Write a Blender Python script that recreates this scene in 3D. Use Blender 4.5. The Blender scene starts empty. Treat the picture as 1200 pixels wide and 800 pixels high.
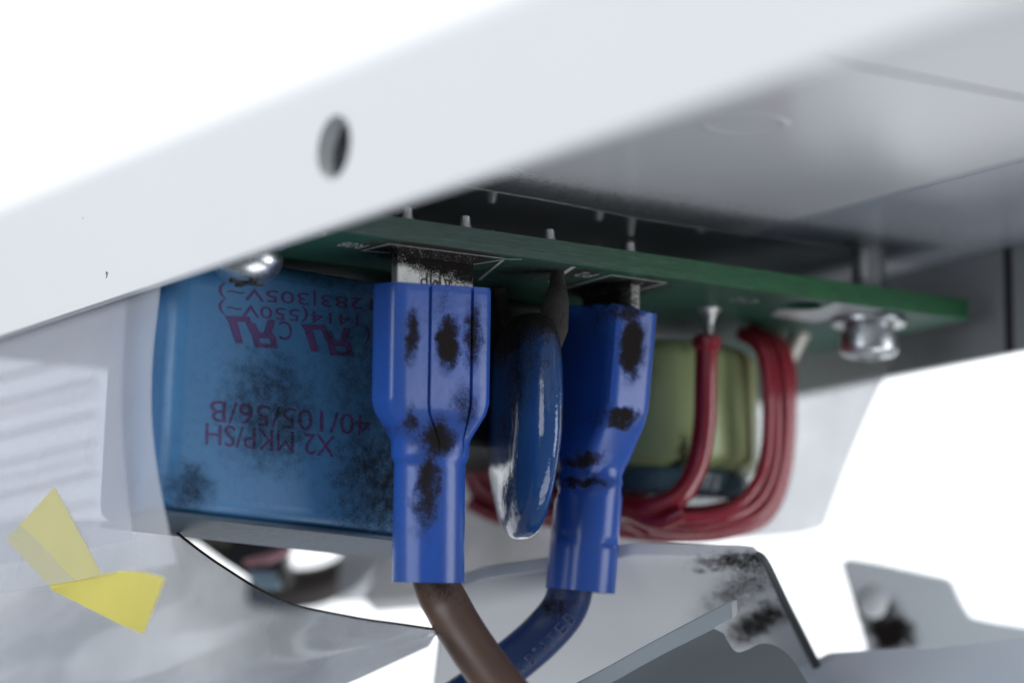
import bpy, bmesh, math, random
from mathutils import Vector, Matrix
from mathutils.geometry import tessellate_polygon

random.seed(7)
MM = 0.001
R = math.radians
sc = bpy.context.scene
col = sc.collection

# ------------------------------------------------------------------ camera
# World axes: X runs along the front edge of the circuit board, Y away from it, Z up.
# Units inside the script are millimetres; objects are built at real size.
FPX, DIST = 3800.0, 224.0
PITCH, YAW, ROLL = R(10), R(33.5), R(0.5)
cyw, syw, ce, se = math.cos(YAW), math.sin(YAW), math.cos(PITCH), math.sin(PITCH)
RIGHT = Vector((cyw, -syw, 0)); FH = Vector((syw, cyw, 0)); UP0 = Vector((0, 0, 1))
FWD = FH * ce + UP0 * se
UP = -FH * se + UP0 * ce


def ray(px, py):
    X, Y = (px - 600) / FPX, (py - 400) / FPX
    cr, sr = math.cos(ROLL), math.sin(ROLL)
    return FWD + RIGHT * (cr * X + sr * Y) - UP * (-sr * X + cr * Y)


CAM = -ray(505, 286) * DIST


def P(px, py, x=None, y=None, z=None, d=None):
    """pixel of the 1200x800 photograph + one known plane -> point in mm"""
    v = ray(px, py)
    if d is not None: t = d
    elif x is not None: t = (x - CAM.x) / v.x
    elif y is not None: t = (y - CAM.y) / v.y
    else: t = (z - CAM.z) / v.z
    return CAM + v * t


cam_d = bpy.data.cameras.new('camera')
cam = bpy.data.objects.new('camera', cam_d); col.objects.link(cam)
cam_d.sensor_width = 36; cam_d.lens = 36 * FPX / 1200
cam_d.clip_start = 0.01; cam_d.clip_end = 20
cr, sr = math.cos(ROLL), math.sin(ROLL)
cx = (RIGHT * cr + UP * sr); cyv = (UP * cr - RIGHT * sr)
cz = -FWD
cam.matrix_world = Matrix(((cx.x, cyv.x, cz.x, CAM.x * MM), (cx.y, cyv.y, cz.y, CAM.y * MM),
                           (cx.z, cyv.z, cz.z, CAM.z * MM), (0, 0, 0, 1)))
cam_d.dof.use_dof = True
cam_d.dof.focus_distance = 0.229
cam_d.dof.aperture_fstop = 17
sc.camera = cam

# ------------------------------------------------------------------ light
w = bpy.data.worlds.new('World'); sc.world = w; w.use_nodes = True
w.node_tree.nodes['Background'].inputs[0].default_value = (0.82, 0.90, 1.0, 1)
w.node_tree.nodes['Background'].inputs[1].default_value = 0.17
sc.view_settings.view_transform = 'Standard'; sc.view_settings.look = 'None'
sc.view_settings.exposure = 0; sc.view_settings.gamma = 1
sc.view_settings.use_curve_mapping = False
sc.render.engine = 'CYCLES'
sc.cycles.use_denoising = True
sc.cycles.max_bounces = 10; sc.cycles.transparent_max_bounces = 24
sc.cycles.sample_clamp_indirect = 8


def area(name, loc, target, size, power, colr=(1, 1, 1)):
    l = bpy.data.lights.new(name, 'AREA'); l.shape = 'RECTANGLE'
    l.size, l.size_y = size; l.energy = power; l.color = colr
    o = bpy.data.objects.new(name, l); col.objects.link(o)
    o.location = Vector(loc) * MM
    o.rotation_euler = (Vector(target) - Vector(loc)).to_track_quat('-Z', 'Y').to_euler()
    return o


area('backdrop_lamp', FH * 130 + RIGHT * 100 + UP0 * 560, FH * 600 + UP0 * 120 + RIGHT * 60, (.7, .4), 10.0, (.97, .985, 1))
area('side_softbox', -RIGHT * 420 - FH * 370 + UP0 * 110, (-17, -20, 0), (.5, .5), 2.75, (.93, .97, 1))
area('overhead_softbox', -RIGHT * 160 + FH * 60 + UP0 * 520, (-17, -20, 10), (.35, .35), 2.0, (.97, .985, 1))
area('window_softbox', RIGHT * 430 - FH * 90 - UP0 * 60, (20, -10, 0), (.22, .30), 0.9, (.95, .975, 1))
area('under_softbox', RIGHT * 170 - FH * 60 - UP0 * 380, (20, -20, 0), (.3, .3), .78, (.95, .975, 1))

# ------------------------------------------------------------------ node materials
class NT:
    def __init__(s, name):
        s.m = bpy.data.materials.new(name); s.m.use_nodes = True
        s.t = s.m.node_tree; s.n = s.t.nodes
        s.b = s.n['Principled BSDF']; s.out = s.n['Material Output']
        s._pos = None

    def node(s, typ, ins=None, **kw):
        n = s.n.new(typ)
        for k, v in kw.items(): setattr(n, k, v)
        for k, v in (ins or {}).items(): s.set(n.inputs[k], v)
        return n

    def set(s, sock, v):
        if isinstance(v, bpy.types.NodeSocket): s.t.links.new(v, sock)
        else: sock.default_value = v

    def math(s, op, a, b=0.0, c=None, clamp=False):
        n = s.n.new('ShaderNodeMath'); n.operation = op; n.use_clamp = clamp
        s.set(n.inputs[0], a); s.set(n.inputs[1], b)
        if c is not None: s.set(n.inputs[2], c)
        return n.outputs[0]

    def pos(s):
        if s._pos is None:
            g = s.n.new('ShaderNodeNewGeometry')
            v = s.node('ShaderNodeVectorMath', {0: g.outputs['Position'], 3: 1000.0}, operation='SCALE')
            s._pos = v.outputs[0]
        return s._pos

    def vec(s, op, a, b):
        n = s.node('ShaderNodeVectorMath', {0: a, 1: b}, operation=op)
        return n.outputs['Value'] if op in ('LENGTH', 'DOT_PRODUCT') else n.outputs[0]

    def noise(s, scale, detail=4, rough=.6, vec=None, stretch=None, dist=0.0):
        v = vec or s.pos()
        if stretch: v = s.vec('MULTIPLY', v, stretch)
        n = s.node('ShaderNodeTexNoise', {'Vector': v, 'Scale': scale, 'Detail': detail, 'Roughness': rough, 'Distortion': dist})
        return n.outputs['Fac']

    def rng(s, v, a, b, c=0.0, d=1.0, smooth=False):
        n = s.node('ShaderNodeMapRange', {'Value': v, 'From Min': a, 'From Max': b, 'To Min': c, 'To Max': d},
                   interpolation_type='SMOOTHSTEP' if smooth else 'LINEAR')
        return n.outputs[0]

    def mix(s, f, a, b):
        n = s.n.new('ShaderNodeMix'); n.data_type = 'RGBA'
        s.set(n.inputs[0], f)
        for i, v in ((6, a), (7, b)):
            s.set(n.inputs[i], v if isinstance(v, bpy.types.NodeSocket) else (*v[:3], 1))
        return n.outputs[2]

    def bump(s, h, strength, dist_mm):
        n = s.node('ShaderNodeBump', {'Height': h, 'Strength': strength, 'Distance': dist_mm * MM})
        s.set(s.b.inputs['Normal'], n.outputs[0])

    def blobs(s, bl):
        """bl: (centre mm, radii mm, strength); soft-edged spots where soot has settled"""
        tot = None
        wn = s.node('ShaderNodeTexNoise', {'Vector': s.pos(), 'Scale': .9, 'Detail': 4, 'Roughness': .6})
        off = s.vec('MULTIPLY', s.vec('SUBTRACT', wn.outputs['Color'], (.5, .5, .5)), (1.5, 1.5, 2.0))
        wp = s.vec('ADD', s.pos(), off)
        for c, r, k in bl:
            v = s.vec('SUBTRACT', wp, tuple(c))
            v = s.vec('DIVIDE', v, tuple(r))
            L = s.vec('LENGTH', v, (0, 0, 0))
            m = s.rng(L, .2, 1.75, k, 0.0, True)
            tot = m if tot is None else s.math('MAXIMUM', tot, m)
        return tot

    def dust(s, base, bl, amount=.0, scale=5.0, colr=(.016, .013, .012), gain=2.4, rough=.3, sharp=.1, haze=.35):
        m = s.blobs(bl) if bl else None
        n = s.noise(scale * 2.6, 4, .75)
        n2 = s.noise(scale * .3, 3, .6)
        g = s.math('MULTIPLY', s.math('SUBTRACT', n, .5), gain * 1.15)
        g = s.math('ADD', g, s.math('MULTIPLY', s.math('SUBTRACT', n2, .5), .8))
        v = s.math('ADD', g, amount)
        if m is not None: v = s.math('ADD', v, m)
        f = s.rng(v, .5 - sharp, .5 + sharp * 1.8)
        if m is not None and haze:
            hz = s.math('MULTIPLY', s.math('MULTIPLY', s.math('MULTIPLY', m, m), haze), s.rng(n2, .2, .8, .4, 1.3), clamp=True)
            f = s.math('MAXIMUM', f, hz)
        s.set(s.b.inputs['Base Color'], s.mix(f, base, colr))
        s.set(s.b.inputs['Roughness'], s.rng(f, 0, 1, rough, .95))
        s.set(s.b.inputs['Specular IOR Level'], s.rng(f, 0, 1, .5, .1))
        return f


def plain(name, c, rough=.5, metal=0.0, var=.12, scale=.6, bump=0, bscale=3, spec=.5, coat=0):
    t = NT(name)
    n = t.noise(scale, 4, .6)
    lo = [max(0, v * (1 - var)) for v in c]; hi = [min(1, v * (1 + var)) for v in c]
    t.set(t.b.inputs['Base Color'], t.mix(n, lo, hi))
    t.set(t.b.inputs['Roughness'], t.rng(t.noise(scale * 2.3, 3), .3, .7, max(.03, rough - .06), min(1, rough + .08)))
    t.b.inputs['Metallic'].default_value = metal
    t.b.inputs['Specular IOR Level'].default_value = spec
    t.b.inputs['Coat Weight'].default_value = coat
    if bump: t.bump(t.noise(bscale, 4), bump, .05)
    return t.m


def film(name, c, opacity, rough=.12, speck=.0, smear=.25, scale=.12, ior=1.45, transl=.3):
    t = NT(name)
    n = t.noise(scale, 4, .55)
    t.set(t.b.inputs['Base Color'], (*c, 1))
    f = t.rng(t.noise(3.2, 5, .75), .70, .74)
    t.set(t.b.inputs['Base Color'], t.mix(t.math('MULTIPLY', f, speck), c, (.03, .025, .02)))
    t.set(t.b.inputs['Roughness'], rough)
    tr = t.node('ShaderNodeBsdfTransparent', {0: (.93, .94, .96, 1)})
    op = t.rng(n, .3, .7, opacity - smear * opacity, min(1, opacity + smear * opacity))
    op = t.math('MAXIMUM', op, t.math('MULTIPLY', f, speck))
    tl_ = t.node('ShaderNodeBsdfTranslucent', {0: (*c, 1)})
    bd_ = t.node('ShaderNodeMixShader', {0: transl, 1: t.b.outputs[0], 2: tl_.outputs[0]})
    mx = t.node('ShaderNodeMixShader', {0: op, 1: tr.outputs[0], 2: bd_.outputs[0]})
    gl = t.node('ShaderNodeBsdfGlossy', {'Color': (1, 1, 1, 1), 'Roughness': rough})
    fr = t.node('ShaderNodeFresnel', {'IOR': ior})
    gb = t.node('ShaderNodeNewGeometry')     # thin sheet: only the outer face mirrors
    ff = t.math('MULTIPLY', fr.outputs[0], t.math('SUBTRACT', 1.0, gb.outputs['Backfacing']))
    mx2 = t.node('ShaderNodeMixShader', {0: ff, 1: mx.outputs[0], 2: gl.outputs[0]})
    t.t.links.new(mx2.outputs[0], t.out.inputs['Surface'])
    return t.m


# ------------------------------------------------------------------ mesh helpers (all in mm)
class MB:
    def __init__(s): s.v, s.f, s.sm = [], [], []

    def add(s, vs, fs, smooth=False):
        o = len(s.v); s.v += [Vector(q) for q in vs]
        s.f += [tuple(i + o for i in q) for q in fs]; s.sm += [smooth] * len(fs)
        return s

    def box(s, lo, hi):
        x0, y0, z0 = lo; x1, y1, z1 = hi
        return s.add([(x0, y0, z0), (x1, y0, z0), (x1, y1, z0), (x0, y1, z0), (x0, y0, z1), (x1, y0, z1), (x1, y1, z1), (x0, y1, z1)],
                     [(0, 3, 2, 1), (4, 5, 6, 7), (0, 1, 5, 4), (1, 2, 6, 5), (2, 3, 7, 6), (3, 0, 4, 7)])

    def rings(s, rs, closed=True, cap0=True, cap1=True, smooth=True):
        n = len(rs[0]); vs = [q for r_ in rs for q in r_]; fs = []
        for i in range(len(rs) - 1):
            for j in range(n if closed else n - 1):
                k = (j + 1) % n
                fs.append((i * n + j, i * n + k, (i + 1) * n + k, (i + 1) * n + j))
        s.add(vs, fs, smooth)
        if cap0: s.add(rs[0], [tuple(range(n))[::-1]])
        if cap1: s.add(rs[-1], [tuple(range(n))])
        return s

    def tube(s, pts, r, seg=16, sub=8, cap=True):
        pts = [Vector(q) for q in pts]
        rr = r if isinstance(r, (list, tuple)) else [r] * len(pts)
        path, rad = [], []
        for i in range(len(pts) - 1):
            a = pts[max(i - 1, 0)]; b = pts[i]; c = pts[i + 1]; d = pts[min(i + 2, len(pts) - 1)]
            for k in range(sub):
                t = k / sub
                path.append(.5 * ((2 * b) + (c - a) * t + (2 * a - 5 * b + 4 * c - d) * t * t + (-a + 3 * b - 3 * c + d) * t ** 3))
                rad.append(rr[i] * (1 - t) + rr[i + 1] * t)
        path.append(pts[-1]); rad.append(rr[-1])
        nrm = None; rs = []
        for i, q in enumerate(path):
            tg = (path[min(i + 1, len(path) - 1)] - path[max(i - 1, 0)]).normalized()
            if nrm is None:
                nrm = tg.orthogonal().normalized()
            nrm = (nrm - tg * nrm.dot(tg)).normalized()
            bn = tg.cross(nrm)
            rs.append([q + (nrm * math.cos(2 * math.pi * j / seg) + bn * math.sin(2 * math.pi * j / seg)) * rad[i] for j in range(seg)])
        return s.rings(rs, cap0=cap, cap1=cap)

    def lathe(s, c, prof, seg=40, axis=(0, 0, 1), smooth=True, cap0=True, cap1=True):
        ax = Vector(axis).normalized(); n = ax.orthogonal().normalized(); b = ax.cross(n); c = Vector(c)
        rs = [[c + ax * h + (n * math.cos(2 * math.pi * j / seg) + b * math.sin(2 * math.pi * j / seg)) * r_ for j in range(seg)] for r_, h in prof]
        return s.rings(rs, cap0=cap0, cap1=cap1, smooth=smooth)

    def plate(s, outer, holes, o, a, b, th):
        """flat polygon (2D, mm) with holes in plane o + a*x + b*y, thickness along a x b"""
        o, a, b = Vector(o), Vector(a), Vector(b); n = a.cross(b).normalized() * th
        loops = [outer] + holes
        flat = [q for l in loops for q in l]
        tri = tessellate_polygon([[Vector((q[0], q[1], 0)) for q in l] for l in loops])
        p0 = [o + a * q[0] + b * q[1] for q in flat]; p1 = [q + n for q in p0]; N = len(flat)
        s.add(p0 + p1, [tuple(t) for t in tri] + [tuple(i + N for i in t)[::-1] for t in tri])
        k = 0
        for l in loops:
            m = len(l)
            s.add([p0[k + i] for i in range(m)] + [p1[k + i] for i in range(m)],
                  [(i, (i + 1) % m, m + (i + 1) % m, m + i) for i in range(m)], m > 12)
            k += m
        return s

    def sheet(s, rows, th, smooth=True):
        """grid of points -> thin solid"""
        h, wd = len(rows), len(rows[0])
        g = [[Vector(q) for q in r_] for r_ in rows]
        nr = []
        for i in range(h):
            for j in range(wd):
                du = g[i][min(j + 1, wd - 1)] - g[i][max(j - 1, 0)]
                dv = g[min(i + 1, h - 1)][j] - g[max(i - 1, 0)][j]
                nr.append(du.cross(dv).normalized())
        fl = [q for r_ in g for q in r_]
        a = [q + n * th / 2 for q, n in zip(fl, nr)]; b = [q - n * th / 2 for q, n in zip(fl, nr)]; N = h * wd
        fs = []
        for i in range(h - 1):
            for j in range(wd - 1):
                q = (i * wd + j, i * wd + j + 1, (i + 1) * wd + j + 1, (i + 1) * wd + j)
                fs.append(q); fs.append(tuple(t + N for t in q)[::-1])
        s.add(a + b, fs, smooth)
        per = [j for j in range(wd)] + [i * wd + wd - 1 for i in range(1, h)] + [(h - 1) * wd + j for j in range(wd - 2, -1, -1)] + [i * wd for i in range(h - 2, 0, -1)]
        m = len(per)
        s.add([a[i] for i in per] + [b[i] for i in per], [(i, (i + 1) % m, m + (i + 1) % m, m + i) for i in range(m)])
        return s


def build(name, mb, mat, parent=None, bevel=0, seg=2, label=None, cat=None, group=None, kind=None, sub=0):
    me = bpy.data.meshes.new(name)
    org = parent['_o'] if parent is not None and '_o' in parent else (0, 0, 0)
    if parent is None:
        n = len(mb.v)
        org = tuple(sum(q[i] for q in mb.v) / n for i in range(3))
    og = Vector(org)
    me.from_pydata([(q - og) * MM for q in mb.v], [], mb.f)
    me.polygons.foreach_set('use_smooth', mb.sm)
    bm = bmesh.new(); bm.from_mesh(me)
    bmesh.ops.remove_doubles(bm, verts=bm.verts, dist=1e-7)
    bmesh.ops.recalc_face_normals(bm, faces=bm.faces)
    for e_ in bm.edges:
        if len(e_.link_faces) == 2 and e_.calc_face_angle(0) > R(38): e_.smooth = False
    bm.to_mesh(me); bm.free()
    me.materials.append(mat)
    o = bpy.data.objects.new(name, me); col.objects.link(o)
    if parent is not None:
        o.parent = parent
        o['_o'] = tuple(org)
    else:
        o.location = og * MM
        o['_o'] = tuple(org)
    if bevel:
        md = o.modifiers.new('bevel', 'BEVEL'); md.width = bevel * MM; md.segments = seg; md.limit_method = 'ANGLE'; md.angle_limit = R(35)
        for p in me.polygons: p.use_smooth = True
    if sub:
        md = o.modifiers.new('sub', 'SUBSURF'); md.levels = sub; md.render_levels = sub
    tag(o, label, cat, group, kind)
    return o


def tag(o, label=None, cat=None, group=None, kind=None):
    for k, v in (('label', label), ('category', cat), ('group', group), ('kind', kind)):
        if v: o[k] = v
    return o


def thing(name, base, label, cat, group=None):
    o = bpy.data.objects.new(name, None); col.objects.link(o)
    o.empty_display_size = .003
    o.location = Vector(base) * MM; o['_o'] = tuple(base)
    return tag(o, label, cat, group)


def circle(cx_, cy_, r_, n=40):
    return [(cx_ + r_ * math.cos(2 * math.pi * i / n), cy_ + r_ * math.sin(2 * math.pi * i / n)) for i in range(n)]


def glyphs(body, width, height, bold=.0):
    """built-in font -> flat mesh (2D verts, faces) scaled to width x height, origin at its centre"""
    cu = bpy.data.curves.new('t', 'FONT'); cu.body = body; cu.resolution_u = 3; cu.fill_mode = 'BOTH'; cu.offset = bold
    ob = bpy.data.objects.new('t', cu); col.objects.link(ob)
    dg = bpy.context.evaluated_depsgraph_get()
    me = ob.evaluated_get(dg).to_mesh()
    vs = [tuple(v.co) for v in me.vertices]; fs = [tuple(p.vertices) for p in me.polygons]
    ob.evaluated_get(dg).to_mesh_clear()
    bpy.data.objects.remove(ob); bpy.data.curves.remove(cu)
    xs = [v[0] for v in vs]; ys = [v[1] for v in vs]
    mx, my = (min(xs) + max(xs)) / 2, (min(ys) + max(ys)) / 2
    kx, ky = width / (max(xs) - min(xs)), height / (max(ys) - min(ys))
    return [((v[0] - mx) * kx, (v[1] - my) * ky) for v in vs], fs


def glyph_mb(body, width, height, centre, right, up, bold=.0):
    vs, fs = glyphs(body, width, height, bold)
    right, up, c = Vector(right), Vector(up), Vector(centre)
    return MB().add([c + right * x + up * y for x, y in vs], fs)


# ------------------------------------------------------------------ backdrop (white paper sweep the photograph shows as blank white)
rows = []
prof = [(560, -260), (585, -170), (600, -60), (612, 120), (615, 400), (616, 700)]
for a, z in prof:
    rows.append([FH * a + RIGHT * q + UP0 * z for q in (-900, -450, 0, 450, 900)])
paper = NT('white_paper'); paper.set(paper.b.inputs['Base Color'], (.9, .9, .9, 1)); paper.b.inputs['Roughness'].default_value = .9
paper.set(paper.b.inputs['Base Color'], paper.mix(paper.noise(.01, 3), (.88, .885, .89), (.92, .925, .93)))
build('backdrop', MB().sheet(rows, 2), paper.m, kind='structure', label='plain white paper backdrop behind the opened device', cat='backdrop')

# ------------------------------------------------------------------ housing
def paint(name, c, rough=.35, dust=None, amount=-.3):
    t = NT(name)
    base = t.mix(t.noise(.05, 3), [v * .97 for v in c], c)
    if dust: t.dust(base, dust, amount=amount, scale=4.5, colr=(.05, .045, .042), gain=2.0, rough=rough)
    else:
        s_ = t.rng(t.noise(2.2, 5, .8), .76, .80)
        t.set(t.b.inputs['Base Color'], t.mix(t.math('MULTIPLY', s_, .35), base, (.3, .3, .3)))
        t.b.inputs['Roughness'].default_value = rough
    t.bump(t.noise(5, 3), .06, .03)
    return t.m


XL, XR, ZC = -17.2, 52.5, 6.0
ZF = P(335, 281, x=XL).z              # lower edge of the left wall
zt0, zt1 = P(0, 262, x=XL).z, P(600, 12, x=XL).z
ZT = (zt0 + zt1) / 2                   # where the left wall bends inwards
M_white = paint('white_powder_coat', (.83, .84, .855), .4, dust=[(P(125, 322, x=XL), (1, .16, .16), 2.0), (P(97, 253, x=XL), (1, .1, .12), 1.2)], amount=-.85)
hous = thing('equipment_housing', (0, -20, ZC), 'large white sheet metal housing with a screw hole in its rim', 'housing')
hc = P(391, 173, x=XL)
Y0, Y1 = -120, 95
# left wall, plate in (y,z) with hole; rounded bend on top and a small return at the lower edge
hr = 2.05
mb = MB().plate([(Y0, ZF), (Y1, ZF), (Y1, ZT - .6), (Y0, ZT - .6)], [circle(hc.y, hc.z, hr, 48)], (XL, 0, 0), (0, 1, 0), (0, 0, 1), .8)
wall = build('left_wall', mb, M_white, hous)
bend = [(XL, ZT - .6)]
for k in range(9):
    a = R(38) * k / 8; rb = 4.0
    bend.append((XL + rb - rb * math.cos(a), ZT + rb * math.sin(a)))
bend.append((bend[-1][0] + math.sin(R(38)) * 60, bend[-1][1] + math.cos(R(38)) * 60))
mb = MB().sheet([[(x, y, z) for y in (Y0, -50, 0, Y1)] for x, z in bend], .8)
for i, q in enumerate(mb.v): mb.v[i] = q + Vector((.4, 0, 0))
build('sloped_side', mb, M_white, hous)
M_ins = plain('threaded_steel', (.13, .135, .145), .5, .6)
build('hole_collar', MB().lathe((XL + .79, hc.y, hc.z), [(hr, 0), (hr - .02, .3), (hr + .45, .45), (hr + .5, .02)], 48, (1, 0, 0), cap0=False, cap1=False), M_white, wall)
pr = []
for k in range(9):
    pr += [(hr + .3, 1.4 + k * .36), (hr + .06, 1.58 + k * .36)]
mb = MB().lathe((XL + .05, hc.y, hc.z), pr + [(.05, 4.9)], 40, (1, 0, 0), cap0=False, cap1=False)
build('threaded_insert', mb, M_ins, wall)

# ceiling: two panels with a joint
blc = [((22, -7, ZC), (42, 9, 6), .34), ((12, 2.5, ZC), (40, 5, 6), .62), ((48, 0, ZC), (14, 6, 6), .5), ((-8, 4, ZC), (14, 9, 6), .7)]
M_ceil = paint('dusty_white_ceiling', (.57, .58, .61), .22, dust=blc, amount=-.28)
YS = -36.6
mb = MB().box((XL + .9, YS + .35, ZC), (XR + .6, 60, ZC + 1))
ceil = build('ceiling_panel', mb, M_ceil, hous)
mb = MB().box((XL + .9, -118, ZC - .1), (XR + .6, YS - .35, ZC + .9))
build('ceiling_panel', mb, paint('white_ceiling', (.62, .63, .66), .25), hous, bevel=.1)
mb = MB().box((XL + .9, YS - 2, ZC + 1.01), (XR + .6, YS + 2, ZC + 1.3))
build('joint_backing', mb, plain('dark_gap', (.05, .05, .055), .8), hous)
cc = P(872, 146, z=ZC)
mb = MB().lathe((cc.x, cc.y, ZC), [(2.3, .0), (2.55, -.045), (2.85, -.045), (3.1, .0)], 48, cap0=False, cap1=False)
build('embossed_ring', mb, M_ceil, ceil)

# right wall in two panels, added back wall
ys = P(1183, 370, x=XR).y
M_gw = paint('shaded_inner_wall', (.34, .355, .37), .3)  # shade on the white inner walls put into this grey
rw = build('right_wall', MB().box((XR, -118, -2.3), (XR + .8, 60, ZC - .01)), M_gw, hous)
build('joint_strip', MB().box((XR - .12, ys - .45, -2.28), (XR + .05, ys + .45, ZC - .02)), plain('dark_gap', (.03, .03, .035), .8), rw)
build('added_back_wall', MB().box((XL + .9, 44, -3), (XR - .05, 45, ZC - .01)), M_gw, hous)  # unseen, added to keep backdrop light out of the gap above the board

# ------------------------------------------------------------------ circuit board
PT = 1.6
bsoot = [((1.6, 2.6, 0), (5.5, 3.6, 3), 1.3), ((14, 2.2, 0), (2.2, 2, 3), .9), ((12, 4, 0), (5, 4, 3), .75), ((19.3, 5, 0), (4, 5, 3), .95), ((6, 8, 0), (8, 5, 3), .6)]
t = NT('green_solder_mask')
base = t.mix(t.noise(.25, 4), (.012, .062, .043), (.02, .085, .058))
t.dust(base, bsoot, amount=-.12, scale=4, colr=(.03, .024, .022), gain=1.9, rough=.5, haze=.8)
M_pcb = t.m
t = NT('board_edge_laminate')
fib = t.noise(3.0, 5, .75, stretch=(.16, 1, 1.6))
g = t.rng(t.vec('DOT_PRODUCT', t.pos(), (1, 0, 0)), 4, 34, 0, 1, True)
b0 = t.mix(g, (.040, .080, .066), (.020, .165, .052))
base = t.mix(t.rng(fib, .35, .65), t.mix(.65, b0, (.012, .03, .025)), b0)
dk = t.rng(fib, .62, .72, 0, .35)
t.set(t.b.inputs['Base Color'], t.mix(dk, base, (.28, .34, .31)))
t.b.inputs['Roughness'].default_value = .55
t.bump(fib, .7, .12)
M_edge = t.m
hole_p = P(938, 358, z=0)
XB0, XB1, YB1 = -14.6, 49.1, 38
brd = thing('circuit_board', (17, 0, 0), 'green circuit board with sooted underside hung beneath the housing', 'circuit board')
mb = MB().plate([(XB0, .12), (XB1, .12), (XB1, YB1), (XB0, YB1)], [circle(hole_p.x, hole_p.y, 1.6)], (0, 0, 0), (1, 0, 0), (0, 1, 0), PT)
board = build('board', mb, M_pcb, brd)
# the cut laminate edge, slightly uneven
n = 150
rs = []
for i in range(n + 1):
    x = XB0 + (XB1 - XB0) * i / n
    j = random.uniform(-.008, .008)
    rs.append([(x, .13, -.0 - .012), (x, .0 + j, .03), (x, -.03 + j, .5), (x, .0 + j, PT - .04), (x, .13, PT + .012)])
build('cut_edge', MB().rings(rs, smooth=False), M_edge, brd)

M_silk = plain('silkscreen_ink', (.38, .40, .40), .6, var=.5, scale=1.5)
def silk(pts, wd=.16, z=-.03):
    mb = MB()
    for a, b in zip(pts, pts[1:]):
        a, b = Vector((*a, z)), Vector((*b, z)); d = (b - a).normalized(); q = Vector((-d.y, d.x, 0)) * wd / 2
        a, b = a - d * wd / 2, b + d * wd / 2
        lo = [a + q, b + q, b - q, a - q]
        mb.add(lo + [v + Vector((0, 0, .025)) for v in lo], [(0, 1, 2, 3), (4, 7, 6, 5), (0, 4, 5, 1), (1, 5, 6, 2), (2, 6, 7, 3), (3, 7, 4, 0)])
    build('silkscreen_line', mb, M_silk, board)
def pz(px, py): q = P(px, py, z=0); return (q.x, q.y)
silk([pz(470, 297), pz(424, 293.5), pz(456, 285.5)])
silk([pz(456, 285.5), pz(592, 303)], .09)
silk([pz(545, 311), pz(592, 303.5), pz(610, 303.5)])
silk([pz(562, 327), pz(590, 304)], .2)
silk([pz(645, 330), pz(671, 313)], .35)
silk([pz(660, 338), pz(716, 322), pz(781, 331), pz(746, 340)])
for body, px, py, wd in (('C7', 366, 274, 2.0), ('R08', 413, 287.5, 1.9), ('P2', 686, 322, 1.4), ('C12', 872, 352, 2.2)):
    q = P(px, py, z=-.03)
    build('silkscreen_text', glyph_mb(body, wd, 1.5, q, (-1, 0, 0), (0, 1, 0)), M_silk, board)

M_tin = plain('tinned_solder', (.62, .62, .60), .32, .9, var=.25, scale=1.2, bump=.4, bscale=2)
# tinned patch around the mounting hole
hx, hy = hole_p.x, hole_p.y
pat = [(hx + 1.2, hy - 2.7), (hx + 6.0, hy - 2.6), (hx + 6.2, hy + .2), (hx + 5.4, hy + 1.8), (hx + 5.2, hy + 4.6), (hx + .6, hy + 4.4), (hx - .4, hy + 2.2), (hx + .2, hy + 1.8), (hx + 1.65, hy + .9), (hx + 1.85, hy), (hx + 1.6, hy - 1)]
build('tinned_pad', MB().plate(pat, [], (0, 0, -.05), (1, 0, 0), (0, 1, 0), .035), plain('dull_tinned_pad', (.50, .53, .54), .4, .5, var=.2, bump=.3), board)
# pins and solder cones standing on the upper side
for px, py in ((477, 255), (545, 265), (644, 281), (738, 297)):
    q = P(px, py, y=2.6)
    q = P(px, 262, y=2.6)
    tip = P(px, py - 13, y=2.6)
    h = tip.z - PT
    mb = MB().lathe((q.x, 2.6, PT - .02), [(.95, 0), (.62, h * .25), (.42, h * .55), (.36, h * .93), (.2, h)], 16)
    build('solder_pin', mb, M_tin, brd)
for px, dz in ((575, 2.2), (700, 2.2), (738, 3.0), (820, 2.0)):
    q = P(px, 262, y=9)
    build('solder_pin', MB().lathe((q.x, 9, PT - .02), [(1, 0), (.6, dz * .3), (.4, dz * .6), (.3, dz)], 14), M_tin, brd)

# the two spade tabs soldered to the board
def tabmat(name, bl):
    t = NT(name); base = t.mix(t.noise(.8, 4), (.55, .55, .52), (.72, .72, .69))
    f = t.dust(base, bl, amount=.12, scale=4.2, gain=3.0, rough=.3, colr=(.018, .015, .014))
    t.set(t.b.inputs['Metallic'], t.rng(f, 0, 1, .75, 0))
    t.bump(t.noise(2, 4), .3, .05)
    return t.m
tx, ty = 1.75, 2.5
M_tab = tabmat('tinned_tab_soot', [((tx + .6, ty, -.2), (4.2, 2, 1.25), 1.4), ((tx + 2.6, ty, -1.0), (1.7, 2, 1.2), .9), ((tx + .4, ty, -1.1), (1.6, 2, .75), 1.0)])
tab1 = build('spade_tab', MB().box((tx - 3.15, ty - .4, -5), (tx + 3.15, ty + .4, .02)), M_tab, brd, bevel=.08)
M_mark = plain('stamped_mark', (.06, .055, .05), .7)
q = P(512, 329, y=ty - .42)
build('stamped_letters', glyph_mb('AMP', 2.7, 1.0, (q.x, ty - .425, q.z), (-1, 0, 0), (0, 0, -1)), M_mark, tab1)
t2x = 19.35
M_tab2 = tabmat('second_tab_soot', [((t2x, 6.6, -1.2), (3, 3.3, 4), 1.3)])
build('spade_tab', MB().box((t2x - .4, 2.7, -5), (t2x + .4, 9.0, .02)), M_tab2, brd, bevel=.08)
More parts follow.
